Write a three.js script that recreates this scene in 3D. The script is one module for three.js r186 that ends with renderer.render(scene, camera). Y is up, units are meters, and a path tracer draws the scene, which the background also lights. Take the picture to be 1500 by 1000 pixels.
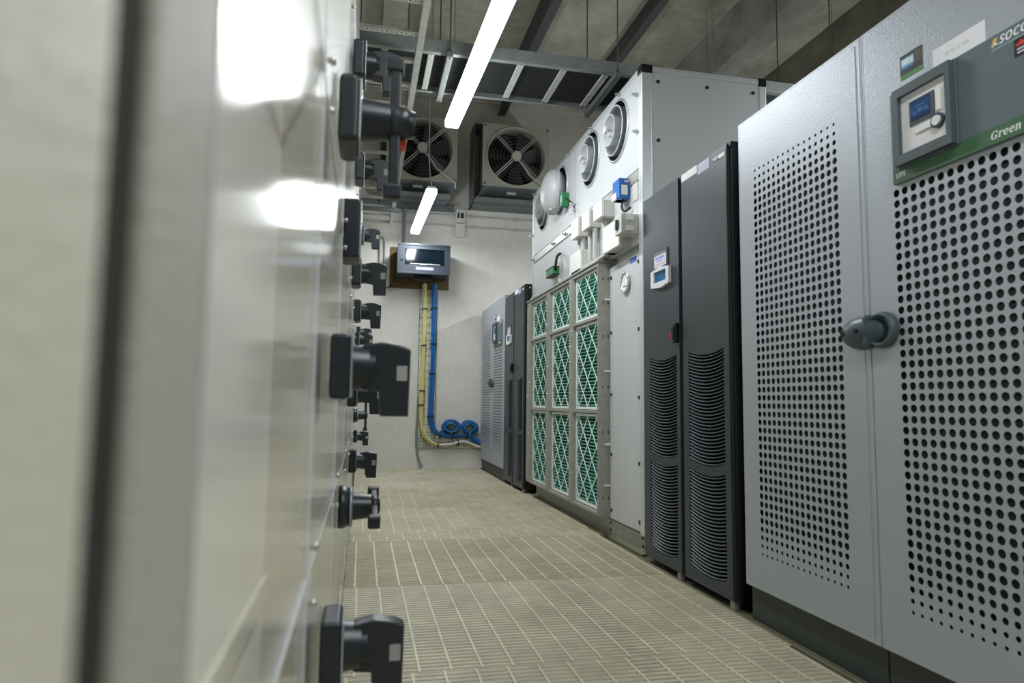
import * as THREE from 'three';
import { RoundedBoxGeometry } from 'three/addons/geometries/RoundedBoxGeometry.js';
import { mergeGeometries } from 'three/addons/utils/BufferGeometryUtils.js';
import { RectAreaLightUniformsLib } from 'three/addons/lights/RectAreaLightUniformsLib.js';

// ---------------------------------------------------------------- camera, light, exposure
const scene = new THREE.Scene();
scene.background = new THREE.Color(0x000000);
const renderer = new THREE.WebGLRenderer({ antialias: true });
renderer.toneMapping = THREE.LinearToneMapping;
renderer.toneMappingExposure = 1.0;
renderer.shadowMap.enabled = true;
RectAreaLightUniformsLib.init();

const camera = new THREE.PerspectiveCamera(2 * Math.atan(500 / 998.74) * 180 / Math.PI, 1.5, 0.01, 60);
camera.position.set(0, 0.84, 0);
camera.rotation.order = 'YXZ';
camera.rotation.set(0.0897524, -0.214944, 0.0115341);
camera.focus = 4.3;
camera.userData.fStop = 4;
scene.add(camera);

const LAMP_RADIANCE = 70;          // of the opal diffusers
const LAMP_COLOR = new THREE.Color(0.93, 0.98, 1.0);
const LAMP_Y = 2.92;
// every linear lamp: [z of its far end, z of its near end, x of its middle, turn, share of its light that leaves by the flanks]
const LAMPS = [[-8.42, -6.72, .604, .023, .3], [-5.02, -3.20, .640, .037, .3], [-0.85, 0.85, .66, .02, .3], [-7.9, -6.2, 3.5, 0, 1], [-4.5, -2.8, 3.5, 0, 1], [-1.1, .6, 3.5, 0, 1]];  // the last three are unseen, added to brighten the ceiling

// ---------------------------------------------------------------- helpers
let seed = 7;
const rnd = () => { seed = (seed * 1664525 + 1013904223) >>> 0; return seed / 4294967296; };
const PI = Math.PI;
function prep(g) {                                  // non-indexed, uv in metres by box projection
  g = g.index ? g.toNonIndexed() : g;
  for (const k of Object.keys(g.attributes)) if (!['position', 'normal'].includes(k)) g.deleteAttribute(k);
  if (!g.attributes.normal) g.computeVertexNormals();
  const p = g.attributes.position, n = g.attributes.normal, uv = new Float32Array(p.count * 2);
  for (let i = 0; i < p.count; i++) {
    const ax = Math.abs(n.getX(i)), ay = Math.abs(n.getY(i)), az = Math.abs(n.getZ(i));
    if (ax >= ay && ax >= az) { uv[2 * i] = p.getZ(i); uv[2 * i + 1] = p.getY(i); }
    else if (ay >= az) { uv[2 * i] = p.getX(i); uv[2 * i + 1] = p.getZ(i); }
    else { uv[2 * i] = p.getX(i); uv[2 * i + 1] = p.getY(i); }
  }
  g.setAttribute('uv', new THREE.BufferAttribute(uv, 2));
  return g;
}
const M = (...gs) => gs.flat().length === 1 ? prep(gs.flat()[0]) : mergeGeometries(gs.flat().map(prep));
function B(x0, x1, y0, y1, z0, z1, r = 0) {
  const w = Math.abs(x1 - x0), h = Math.abs(y1 - y0), d = Math.abs(z1 - z0);
  const g = r > 0 ? new RoundedBoxGeometry(w, h, d, 2, Math.min(r, w * 0.49, h * 0.49, d * 0.49)) : new THREE.BoxGeometry(w, h, d);
  return g.translate((x0 + x1) / 2, (y0 + y1) / 2, (z0 + z1) / 2);
}
function C(r0, r1, len, axis, x, y, z, seg = 20, open = false) {   // centred; r1 on the + side of the axis
  const g = new THREE.CylinderGeometry(r1, r0, len, seg, 1, open);
  if (axis === 'x') g.rotateZ(-PI / 2); else if (axis === 'z') g.rotateX(PI / 2);
  return g.translate(x, y, z);
}
const S = (r, x, y, z, sx = 1, sy = 1, sz = 1, a = 20, b = 14) => new THREE.SphereGeometry(r, a, b).scale(sx, sy, sz).translate(x, y, z);
const V = (x, y, z) => new THREE.Vector3(x, y, z);
const tube = (pts, r, seg = 40, rad = 8, closed = false) => new THREE.TubeGeometry(new THREE.CatmullRomCurve3(pts.map(p => V(...p)), closed, 'centripetal'), seg, r, rad, closed);
const rod = (a, b, r, seg = 8) => {
  const va = V(...a), vb = V(...b), d = vb.clone().sub(va);
  const g = new THREE.CylinderGeometry(r, r, d.length(), seg);
  g.applyQuaternion(new THREE.Quaternion().setFromUnitVectors(V(0, 1, 0), d.clone().normalize()));
  return g.translate((va.x + vb.x) / 2, (va.y + vb.y) / 2, (va.z + vb.z) / 2);
};
// turned about z, profile of [r, z]
function lathe(prof, x, y, z, seg = 40) {
  const g = new THREE.LatheGeometry(prof.map(p => new THREE.Vector2(Math.max(p[0], 1e-5), p[1])), seg);
  return g.rotateX(PI / 2).translate(x, y, z);
}
const torus = (R, r, x, y, z, a = 8, b = 40) => new THREE.TorusGeometry(R, r, a, b).translate(x, y, z);
function plate(outer, holes, z0, z1, curve = 24) {   // flat shape in XY extruded z0..z1
  const s = new THREE.Shape(outer.map(p => new THREE.Vector2(...p)));
  for (const h of holes) s.holes.push(h.r ? new THREE.Path().absarc(h.x, h.y, h.r, 0, 2 * PI, true) : new THREE.Path(h.map(p => new THREE.Vector2(...p))));
  return new THREE.ExtrudeGeometry(s, { depth: z1 - z0, bevelEnabled: false, curveSegments: curve }).translate(0, 0, z0);
}
const rectPts = (x0, x1, y0, y1) => [[x0, y0], [x1, y0], [x1, y1], [x0, y1]];
// sheet x0..x1, y0..y1 at z with a grid of round holes of depth t
function perforated(x0, x1, y0, y1, z, t, hx, hy, pitch, nx, ny, rOf, N = 16) {
  const pos = [], nor = [];
  const tri = (a, b, c, n) => { for (const p of [a, b, c]) pos.push(...p); for (let i = 0; i < 3; i++) nor.push(...(n[0].length ? n[i] : n)); };
  const F = [0, 0, 1];
  const quad = (a, b, c, d, n) => { tri(a, b, c, n); tri(a, c, d, n); };
  const px = typeof pitch === 'number' ? pitch : pitch[0], py = typeof pitch === 'number' ? pitch : pitch[1];
  const gx0 = hx - px / 2, gx1 = hx + (nx - 0.5) * px, gy0 = hy - py / 2, gy1 = hy + (ny - 0.5) * py;
  const rect = (a, b, c, d) => { if (b > a && d > c) quad([a, c, z], [b, c, z], [b, d, z], [a, d, z], F); };
  rect(x0, x1, y0, gy0); rect(x0, x1, gy1, y1); rect(x0, gx0, gy0, gy1); rect(gx1, x1, gy0, gy1);
  for (let j = 0; j < ny; j++) for (let i = 0; i < nx; i++) {
    const cx = hx + i * px, cy = hy + j * py, r = rOf(i, j);
    for (let k = 0; k < N; k++) {
      const q = s => { const a = s / N * 2 * PI + PI / N * 0, c = Math.cos(a), d = Math.sin(a), m = Math.max(Math.abs(c), Math.abs(d)); return { c, d, o: [cx + c / m * px / 2, cy + d / m * py / 2, z], i: [cx + c * r, cy + d * r, z], b: [cx + c * r, cy + d * r, z - t] }; };
      const A = q(k), D = q(k + 1);
      quad(A.i, A.o, D.o, D.i, F);
      const n1 = [-A.c, -A.d, 0], n2 = [-D.c, -D.d, 0];
      tri(A.i, D.i, D.b, [n1, n2, n2]); tri(A.i, D.b, A.b, [n1, n2, n1]);
    }
  }
  const g = new THREE.BufferGeometry();
  g.setAttribute('position', new THREE.Float32BufferAttribute(pos, 3));
  g.setAttribute('normal', new THREE.Float32BufferAttribute(nor, 3));
  return g;
}
const taken = {};
function numbered(n) { if (!(n in taken)) { taken[n] = 0; return n; } taken[n]++; return n + '_' + String(taken[n]).padStart(3, '0'); }
function shade(o) { o.traverse(m => { if (m.isMesh) { m.castShadow = true; m.receiveShadow = true; } }); return o; }
function thing(name, label, category, pos = [0, 0, 0], turn = 0, group) {
  const o = new THREE.Group(); o.name = numbered(name); o.position.set(...pos); o.rotation.y = turn;
  o.userData = { label, category }; if (group) o.userData.group = group;
  scene.add(o); return o;
}
function part(parent, name, geo, mat, label, kind) {
  const m = new THREE.Mesh(Array.isArray(geo) ? M(geo) : prep(geo), mat); m.name = name;
  m.castShadow = m.receiveShadow = true;
  if (label) m.userData.label = label; if (kind) m.userData.kind = kind;
  parent.add(m); return m;
}
function sub(parent, name, pos = [0, 0, 0], label) { const g = new THREE.Group(); g.name = name; g.position.set(...pos); if (label) g.userData.label = label; parent.add(g); return g; }
function struct(name, geo, mat, label) { const m = part(scene, name, geo, mat); m.name = numbered(name); m.userData = { kind: 'structure', label, category: name.split('_')[0] }; return m; }
function solo(name, geo, mat, label, category, group) { const m = part(scene, numbered(name), geo, mat); m.userData = { label, category }; if (group) m.userData.group = group; return m; }
function copy(o, label, pos, turn) {
  const c = o.clone(); c.name = numbered(o.name.replace(/_\d{3}$/, '')); c.userData = { ...o.userData, label };
  if (pos) c.position.set(...pos); if (turn !== undefined) c.rotation.y = turn; scene.add(c); return c;
}

// ---------------------------------------------------------------- textures and materials
function noiseTex(size, fn, srgb, rep) {
  const d = new Uint8Array(size * size * 4);
  for (let y = 0; y < size; y++) for (let x = 0; x < size; x++) { const v = fn(x, y); const i = (y * size + x) * 4; d[i] = v[0]; d[i + 1] = v[1]; d[i + 2] = v[2]; d[i + 3] = 255; }
  const t = new THREE.DataTexture(d, size, size); t.magFilter = THREE.LinearFilter; t.minFilter = THREE.LinearFilter;
  t.wrapS = t.wrapT = THREE.RepeatWrapping; if (srgb) t.colorSpace = THREE.SRGBColorSpace; t.repeat.set(rep, rep); t.needsUpdate = true; return t;
}
// tileable value noise
function lattice(n) { const a = new Float32Array(n * n); for (let i = 0; i < n * n; i++) a[i] = rnd(); return (u, v) => {
  const x = ((u % 1) + 1) % 1 * n, y = ((v % 1) + 1) % 1 * n, i = Math.floor(x), j = Math.floor(y), s = t => t * t * (3 - 2 * t), fx = s(x - i), fy = s(y - j);
  const g = (p, q) => a[(q % n) * n + p % n];
  return (g(i, j) * (1 - fx) + g(i + 1, j) * fx) * (1 - fy) + (g(i, j + 1) * (1 - fx) + g(i + 1, j + 1) * fx) * fy; }; }
const n8 = lattice(8), n32 = lattice(32), n96 = lattice(96), n128 = lattice(128);
const SZ = 256;
const peel = noiseTex(SZ, (x, y) => { const v = 255 * (0.5 * n96(x / SZ, y / SZ) + 0.5 * n128(y / SZ, x / SZ)); return [v, v, v]; }, false, 4);          // orange peel of paint
const wallMap = noiseTex(SZ, (x, y) => { const u = x / SZ, v = y / SZ, k = 238 + 10 * (n8(u, v) - .5) + 8 * (n32(u, v) - .5) + 6 * (n128(u, v) - .5); return [k, k, k]; }, true, 0.5);
const concreteMap = noiseTex(SZ, (x, y) => { const u = x / SZ, v = y / SZ, k = 225 + 36 * (n8(u, v) - .5) + 22 * (n32(u, v) - .5) + 14 * (n128(u, v) - .5); return [k, k * .99, k * .97]; }, true, 0.4);
const zincMap = noiseTex(SZ, (x, y) => { const u = x / SZ, v = y / SZ, k = 222 + 18 * (Math.round(n32(u, v) * 4) / 4 - .5) + 12 * (n96(u, v) - .5) + 12 * (n8(u, v) - .5); return [k, k, k * .99]; }, true, 2.2);
const floorMap = noiseTex(SZ, (x, y) => { const u = x / SZ, v = y / SZ, k = 228 + 26 * (n8(u, v) - .5) + 20 * (n32(u, v) - .5) + 16 * (n128(u, v) - .5); return [k, k * (.99 + .01 * n32(v, u)), k * (.96 + .03 * n8(v, u))]; }, true, 0.55);
const woodMap = noiseTex(SZ, (x, y) => { const u = x / SZ, v = y / SZ, g = n128(u * .06, v * 1.0) * .6 + n32(u * .2, v) * .4, k = 205 + 60 * (g - .5); return [k, k * .97, k * .93]; }, true, 2);
function std(hex, rough = .5, metal = 0, o = {}) { return new THREE.MeshStandardMaterial({ color: hex, roughness: rough, metalness: metal, ...o }); }
const bumpy = { bumpMap: peel, bumpScale: 0.0006 };
const m = {
  wall: std(0xe9e6de, .9, 0, { map: wallMap }), concrete: std(0xdedcd0, .92, 0, { map: concreteMap }), beamCoolLit: std(0xc0c2c3, .9, 0, { map: concreteMap }),
  steelDark: std(0x55595a, .6, .2), wallShaded: std(0x7d7a6c, .95, 0, { map: concreteMap }), pit: std(0x55523f, .95), edging: std(0x807d69, .6, .2),
  grate: std(0xc3bda4, .55, 0, { map: floorMap }), grateB: std(0xb8b197, .62, 0, { map: floorMap }), grateC: std(0xcac4ae, .5, 0, { map: floorMap }), gRibLit: std(0xe2dcc6, .5, 0, { map: floorMap }),
  upsGrey: new THREE.MeshPhysicalMaterial({ color: 0xb2b8c1, roughness: .42, metalness: .42, ...bumpy }), upsDark: std(0x2c3032, .8), upsPlinth: std(0x38403f, .5, 0, bumpy), slate: std(0x5d6c72, .5, 0, bumpy), slateD: std(0x4b585d, .5),
  white: std(0xe4e4e6, .5), paper: std(0xf0eff2, .7), lockGrey: std(0x3a4a52, .35), black: std(0x0d0f10, .5), blackGloss: std(0x15181a, .28),
  rack: std(0x3a4249, .4, .15, bumpy), rackFrame: std(0x101213, .5), louvreLit: std(0x4e575d, .38, .15), slot: std(0x050606, .9), lcd: std(0x1d5f93, .25), lcd2: std(0x8f97d6, .4), red: std(0xd8364a, .45), orange: std(0xe04a1c, .5),
  ahu: std(0xc3c6c9, .5, 0, bumpy), ahuSide: std(0xc3c7ca, .5, 0, bumpy), alu: std(0xd3d8dc, .4, .45), zinc: std(0xc4c4c0, .42, .6, { map: zincMap }), zincDull: std(0xbcbab4, .5, .35, { map: zincMap }), zincBlue: std(0x8e979b, .5, .6, { map: zincMap }),
  chrome: std(0xdcdcdc, .2, 1), nozzle: std(0xc6c9cc, .45, .05), nozzleIn: std(0x9aa0a4, .4, .3), dark: std(0x1b1e1f, .7),
  teal: std(0x64a597, .85), lattice: std(0xd8ece6, .6), cardboard: std(0xdfe8e6, .7), boxWhite: std(0xe2e2df, .5), boxGrey: std(0xc4c4bd, .55), blue: std(0x1c64b4, .4), green: std(0x2f7f50, .5), greenLcd: std(0xa9c69c, .4),
  cream: std(0xd6d2c3, .5, 0, bumpy), creamDeep: std(0xcfcaba, .6), gapDark: std(0x23261f, .9),
  clear: new THREE.MeshPhysicalMaterial({ color: 0xffffff, roughness: .13, transmission: 1, thickness: 0, ior: 1.5, specularIntensity: .55 }),
  frost: std(0xe3e6e8, .5), taupe: std(0xb2aea4, .55, 0, bumpy), plate: std(0xf0ede4, .6), handle: std(0x20272d, .36), handleTag: std(0x9a9d9c, .6), rim: std(0x97a0a6, .25, .3), screw: std(0xd2d4d4, .25, .9),
  tray: std(0xa9b0b2, .45, .5, { map: zincMap }), trayLight: std(0xdcdedc, .5, .25, { map: zincMap }), cableBlack: std(0x14181a, .6), strut: std(0x8a9090, .5, .6, { map: zincMap }),
  opal: std(0xffffff, .5, 0, { emissive: LAMP_COLOR, emissiveIntensity: 3.2 }), lampBody: std(0xd9dcdc, .5),
  fanPlate: std(0xa8a69b, .55), fanBlade: std(0x30363a, .5), wire: std(0x6e7472, .4, .6), wireLight: std(0xb9bcb4, .4, .5), ply: std(0x8a7850, .8, 0, { map: woodMap }), pvc: std(0xb9bab6, .55), socket: std(0xd3d0c8, .5),
  wallbox: std(0x333b45, .4, .25), glassDark: new THREE.MeshPhysicalMaterial({ color: 0x0b1822, roughness: .08, clearcoat: 1, clearcoatRoughness: .03 }), meshWire: std(0x77875f, .45, .5), yellow: std(0xd6cd7c, .55), cableWhite: std(0xd8d3dc, .55), cableBlue: std(0x1565ad, .4), cableTeal: std(0x2a7f9a, .4), cableNavy: std(0x18446c, .35), conduit: std(0x8b9192, .5),
};
function canvasMat(w, h, draw, rough = .5, opts = {}) {
  const c = document.createElement('canvas'); c.width = w; c.height = h; const x = c.getContext('2d'); draw(x, w, h);
  const t = new THREE.CanvasTexture(c); t.colorSpace = THREE.SRGBColorSpace;
  return new THREE.MeshStandardMaterial({ map: t, roughness: rough, ...opts });
}
// printed flat face, keeps its own 0..1 uv
function decal(parent, name, x0, x1, y0, y1, z, mat, label) {
  const g = new THREE.PlaneGeometry(x1 - x0, y1 - y0).translate((x0 + x1) / 2, (y0 + y1) / 2, z);
  const o = new THREE.Mesh(g, mat); o.name = name; o.castShadow = o.receiveShadow = true; if (label) o.userData.label = label; parent.add(o); return o;
}
const FACE = -PI / 2;      // a front that looks towards -x
const LEFT = PI / 2;       // a front that looks towards +x

// ================================================================ the room
const CEIL = 5.1, BACK = -8.78, FRONT = 4.2, XL = -2.2, XRW = 5.0;
{
  const o = new THREE.Group(); o.name = 'floor'; o.userData = { kind: 'structure', label: 'beige plastic grating floor of the aisle', category: 'floor' }; scene.add(o);
  part(o, 'floor_slab', [B(XL, -0.06, -0.3, 0, BACK, FRONT), B(1.60, XRW, -0.3, 0, BACK, FRONT), B(1.512, 1.60, -0.3, 0, -3.62, FRONT), B(1.512, 1.60, -0.3, 0, BACK, -6.30), B(-0.06, 1.60, -0.3, -0.03, BACK, FRONT)], m.pit);
  // rows of grating: z far, z near, sideways shift of the ribs, material, right edge
  const rows = [[-8.78, -7.66, .05, m.grateC, 1.50], [-7.66, -6.63, .02, m.grateC, 1.50], [-6.63, -5.55, .055, m.grate, 1.56], [-5.55, -4.505, .03, m.grate, 1.56], [-4.505, -4.258, .075, m.grate, 1.57], [-4.258, -3.235, -.006, m.grateB, 1.52], [-3.235, -2.215, .002, m.grateC, 1.505], [-2.215, -1.195, -.022, m.grateC, 1.49], [-1.195, -.175, .01, m.grate, 1.49], [-.175, .845, .03, m.grate, 1.49], [.845, 1.865, .03, m.grate, 1.49]];
  for (const [za, zb, sh, mat, xr] of rows) {
    const pts = []; const pitch = .0302, n = Math.max(1, Math.round((zb - za - .012) / pitch)), p = (zb - za - .012) / n;
    const x0 = -.055, x1 = xr;
    // ribbed tread: flat lands with rounded grooves between
    const prof = [[0, -.0015], [.0030, 0], [.0150, -.0004], [.0175, -.0025], [.0200, -.0065], [.0255, -.0065], [.0285, -.0025]];
    const pos = [], idx = []; let c = 0; const zz = [];
    zz.push([za + .001, -.03]); zz.push([za + .001, 0]); zz.push([za + .006, 0]);
    for (let i = 0; i < n; i++) for (const q of prof) zz.push([za + .006 + i * p + q[0] * p / .0302, q[1]]);
    zz.push([zb - .006, -.0015]); zz.push([zb - .006, 0]); zz.push([zb - .001, 0]); zz.push([zb - .001, -.03]);
    for (const [z, y] of zz) { pos.push(x0, y, z, x1, y, z); c += 2; }
    for (let i = 0; i + 1 < zz.length; i++) { const a = 2 * i; idx.push(a, a + 2, a + 1, a + 1, a + 2, a + 3); }
    let g = new THREE.BufferGeometry(); g.setAttribute('position', new THREE.Float32BufferAttribute(pos, 3)); g.setIndex(idx); g = g.toNonIndexed(); g.computeVertexNormals();
    const panel = part(o, 'grating_panel', [g, B(x1 - .004, x1, -.03, .0012, za + .001, zb - .001)], mat);
    const ribs = [];
    for (let x = Math.ceil((x0 - sh) / .1) * .1 + sh; x < x1 - .01; x += .1) ribs.push(B(x - .0043, x + .0043, -.012, .0024, za + .002, zb - .002));
    part(panel, 'ribs', ribs, m.gRibLit, null, 'stuff');  // paler than the tread: the light on the rib tops is in their colour
  }
}
{
  const o = new THREE.Group(); o.name = 'ceiling'; o.userData = { kind: 'structure', label: 'grey concrete ceiling with beams running along the aisle', category: 'ceiling' }; scene.add(o);
  part(o, 'ceiling_slab', B(XL, XRW + .3, CEIL, CEIL + .25, BACK - .3, FRONT), m.concrete);
  part(o, 'concrete_beam', B(3.76, 4.02, 4.565, CEIL, BACK, FRONT), m.beamCoolLit); part(o, 'concrete_beam', B(-.9, -.7, 4.7, CEIL, BACK, FRONT), m.concrete);  // the first is tinted bluish for the cool light on its side
  part(o, 'steel_beam', [B(1.68, 1.78, 4.72, 4.735, BACK, FRONT), B(1.725, 1.735, 4.735, CEIL, BACK, FRONT)], m.steelDark); part(o, 'steel_beam', B(2.83, 2.93, 4.92, CEIL, BACK, FRONT, .01), m.steelDark);  // the second, solid one stands for a dark shadow stripe
  part(o, 'ceiling_rib', B(.10, .16, 4.98, CEIL, BACK, FRONT), m.concrete); part(o, 'ceiling_rib', B(.52, .56, 4.99, CEIL, BACK, FRONT), m.concrete);
}
struct('wall_back', [B(XL - .2, XRW + .3, -.3, CEIL + .25, BACK - .25, BACK), B(XL, XRW, 4.86, 4.93, BACK, BACK + .03)], m.wall, 'cream painted end wall behind the wall fans');
struct('wall_right', B(XRW, XRW + .3, -.3, CEIL, BACK, FRONT), m.wallShaded, 'far side wall above the cabinets, darkened for shadow');  // the shadow on this wall is put into its colour
struct('wall_left', B(XL - .2, XL, -.3, CEIL + .25, BACK, FRONT), m.wall, 'cream side wall behind the switchboard');
struct('wall_front', B(XL - .2, XRW + .3, -.3, CEIL + .25, FRONT, FRONT + .25), m.wall, 'cream wall behind the viewer');
struct('trim_1', [B(1.507, 1.514, -.03, .003, -3.6, 2.0), B(1.560, 1.598, -.03, .002, -6.25, -3.66)], m.edging, 'thin metal edging between grating and cabinets');

// ================================================================ grey double-door UPS cabinet
function buildUps(label) {
  const o = thing('ups_cabinet', label, 'cabinet', [1.52, 0, -2.53], FACE);
  const W = 1.46, H = 2.02, D = .8;
  part(o, 'carcass', [B(.004, W - .004, .135, H - .002, -D, -.026)], m.upsGrey);
  part(o, 'inner_filter', B(.06, W - .06, .2, H - .15, -.024, -.017), m.upsDark, 'dark filter mat behind the perforated doors');
  part(o, 'plinth_panel', B(.006, .727, 0, .126, -.06, -.022, .004), m.upsPlinth); part(o, 'plinth_panel', B(.733, W - .006, 0, .126, -.06, -.022, .004), m.upsPlinth);
  part(o, 'plinth_base', B(.01, W - .01, 0, .135, -D, -.062), m.upsDark);
  const rad = (j, top) => { const e = top === null ? j : Math.min(j, top - j); return [.0113, .0145, .018, .0205][e] / 2 || .0115; };
  const edge = (x0, x1) => [B(x0, x0 + .012, .133, H, -.022, .0006, .005), B(x1 - .012, x1, .133, H, -.022, .0006, .005), B(x0, x1, .133, .145, -.022, .0004, .004), B(x0, x1, H - .012, H, -.022, .0004, .004)];
  const d1 = part(o, 'door', [...edge(0, .7285), perforated(.006, .7225, .138, H - .006, 0, .0018, .121, .272, .0315, 16, 49, (i, j) => rad(j, 48))], m.upsGrey);
  const d2 = part(o, 'door', [...edge(.7315, W), perforated(.7375, W - .006, .138, H - .006, 0, .0018, .855, .270, .0315, 16, 39, (i, j) => rad(j, null))], m.upsGrey);
  part(d1, 'edge_bead', B(.700, .706, .15, H - .02, -.001, .0025, .002), m.upsGrey);
  // lock: two-lobed oval lever across the seam
  const lk = sub(o, 'door_lock', [.745, 1.07, 0], 'dark oval lock lever across the door seam');
  part(lk, 'lever', [S(.5, -.035, 0, .004, .19, .108, .075, 28, 18), B(-.012, .012, -.05, .05, 0, .036, .01)], m.lockGrey);
  part(lk, 'cup', lathe([[.058, 0], [.060, .010], [.055, .022], [.048, .028], [.044, .020], [.040, .006], [0, .004]], .045, 0, 0, 32).scale(1, .92, 1), m.slateD);
  part(lk, 'key_cylinder', C(.009, .009, .02, 'z', -.098, .0, .026, 16), m.black); part(lk, 'pivot', C(.008, .008, .02, 'z', -.03, .002, .036, 16), m.black);
  // control panel on the right door
  const slateFace = canvasMat(1024, 584, (x, w, h) => {
    x.fillStyle = '#5d6c72'; x.fillRect(0, 0, w, h);
    x.fillStyle = '#3f6848'; x.fillRect(0, h - 92, w, 92);
    x.fillStyle = '#e8ecec'; x.font = 'bold 44px sans-serif'; x.fillText('UPS', 22, h - 30);
    x.font = 'italic bold 58px serif'; x.fillText('Green Power 2.0', 690, h - 26);
    x.font = 'italic bold 62px sans-serif'; x.fillText('SOCOMEC', 770, 62);
    x.fillStyle = '#d8b440'; x.beginPath(); x.moveTo(722, 60); x.lineTo(742, 18); x.lineTo(768, 18); x.lineTo(758, 40); x.closePath(); x.fill();
    x.fillStyle = '#e8ecec'; x.beginPath(); x.moveTo(728, 66); x.lineTo(750, 36); x.lineTo(770, 62); x.lineTo(748, 54); x.closePath(); x.fill();
    x.fillStyle = '#aab4b8'; x.fillRect(726, 76, 300, 5);
    x.fillStyle = '#0c0e10'; x.fillRect(856, 86, 160, 96); x.fillStyle = '#d8342a'; x.beginPath(); x.moveTo(866, 124); x.lineTo(896, 96); x.lineTo(926, 124); x.closePath(); x.fill(); x.fillRect(866, 112, 60, 14);
    x.fillStyle = '#c8ccd0'; x.fillRect(872, 138, 60, 10); x.fillRect(872, 156, 80, 10);
  }, .5);
  part(d2, 'control_panel', B(.857, 1.330, 1.490, 1.764, -.001, .0115, .003), m.slate, 'slate plastic panel with green strip');
  decal(d2, 'panel_print', .858, 1.329, 1.491, 1.763, .012, slateFace);
  part(d2, 'display_bezel', [plate([[.889, 1.532], [1.086, 1.532], [1.086, 1.757], [.889, 1.757]], [rectPts(.908, 1.070, 1.560, 1.730)], .0115, .034), B(.884, 1.091, 1.527, 1.762, .0115, .018, .005)], m.slateD);
  part(d2, 'display_plate', B(.907, 1.071, 1.559, 1.731, .016, .0215), m.white, 'white display plate');
  const scr = canvasMat(256, 200, (x, w, h) => { x.fillStyle = '#1d4b80'; x.fillRect(0, 0, w, h); x.fillStyle = '#123a68'; x.fillRect(0, 0, w, 30); x.fillStyle = '#3d74ad'; x.fillRect(60, 60, 130, 10); x.fillRect(90, 90, 70, 40); x.fillRect(30, 110, 40, 30); x.fillRect(180, 100, 44, 36); x.fillStyle = '#0f2f58'; x.fillRect(0, 160, w, 40); }, .25);
  part(d2, 'display_frame', B(.940, 1.026, 1.632, 1.704, .0215, .0240), m.lockGrey);
  decal(d2, 'display_screen', .945, 1.012, 1.644, 1.700, .0245, scr);
  part(d2, 'button_bar', [B(1.031, 1.046, 1.640, 1.700, .0215, .026, .003), B(.960, 1.022, 1.604, 1.616, .0215, .026, .003)], m.paper);
  part(d2, 'jog_knob', [C(.021, .021, .008, 'z', 1.037, 1.612, .0255, 24)], m.lockGrey);
  part(d2, 'jog_cap', [C(.0145, .0135, .012, 'z', 1.037, 1.612, .0275, 24)], m.white);
  decal(d2, 'photo_sticker', .889, .970, 1.794, 1.866, .0012, canvasMat(160, 140, (x, w, h) => { x.fillStyle = '#23282b'; x.fillRect(0, 0, w, h); x.fillStyle = '#9cc4dc'; x.fillRect(8, 22, 92, 62); x.fillStyle = '#dfeaf2'; x.fillRect(14, 28, 50, 30); x.fillRect(70, 34, 24, 26); x.fillStyle = '#3a77b4'; x.fillRect(8, 70, 92, 14); x.fillStyle = '#4c4a40'; x.fillRect(104, 10, 50, 70); x.fillStyle = '#4d8a48'; x.fillRect(0, h - 24, w, 24); }));
  part(d2, 'name_label', B(1.006, 1.168, 1.764, 1.826, -.0005, .0012), m.paper, 'white name label');
  decal(d2, 'label_print', 1.010, 1.164, 1.768, 1.822, .0016, canvasMat(256, 90, (x, w, h) => { x.fillStyle = '#efeef2'; x.fillRect(0, 0, w, h); x.fillStyle = '#d9d6de'; x.fillRect(60, 36, 24, 16); x.fillRect(92, 36, 24, 16); x.fillRect(124, 36, 20, 16); x.fillRect(152, 36, 34, 16); }));
  return o;
}
const ups = buildUps('large grey perforated double-door power cabinet nearest the viewer, with screen and green strip');
copy(ups, 'distant grey perforated double-door power cabinet standing against the end wall', [1.50, 0, -8.70], FACE);

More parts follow.
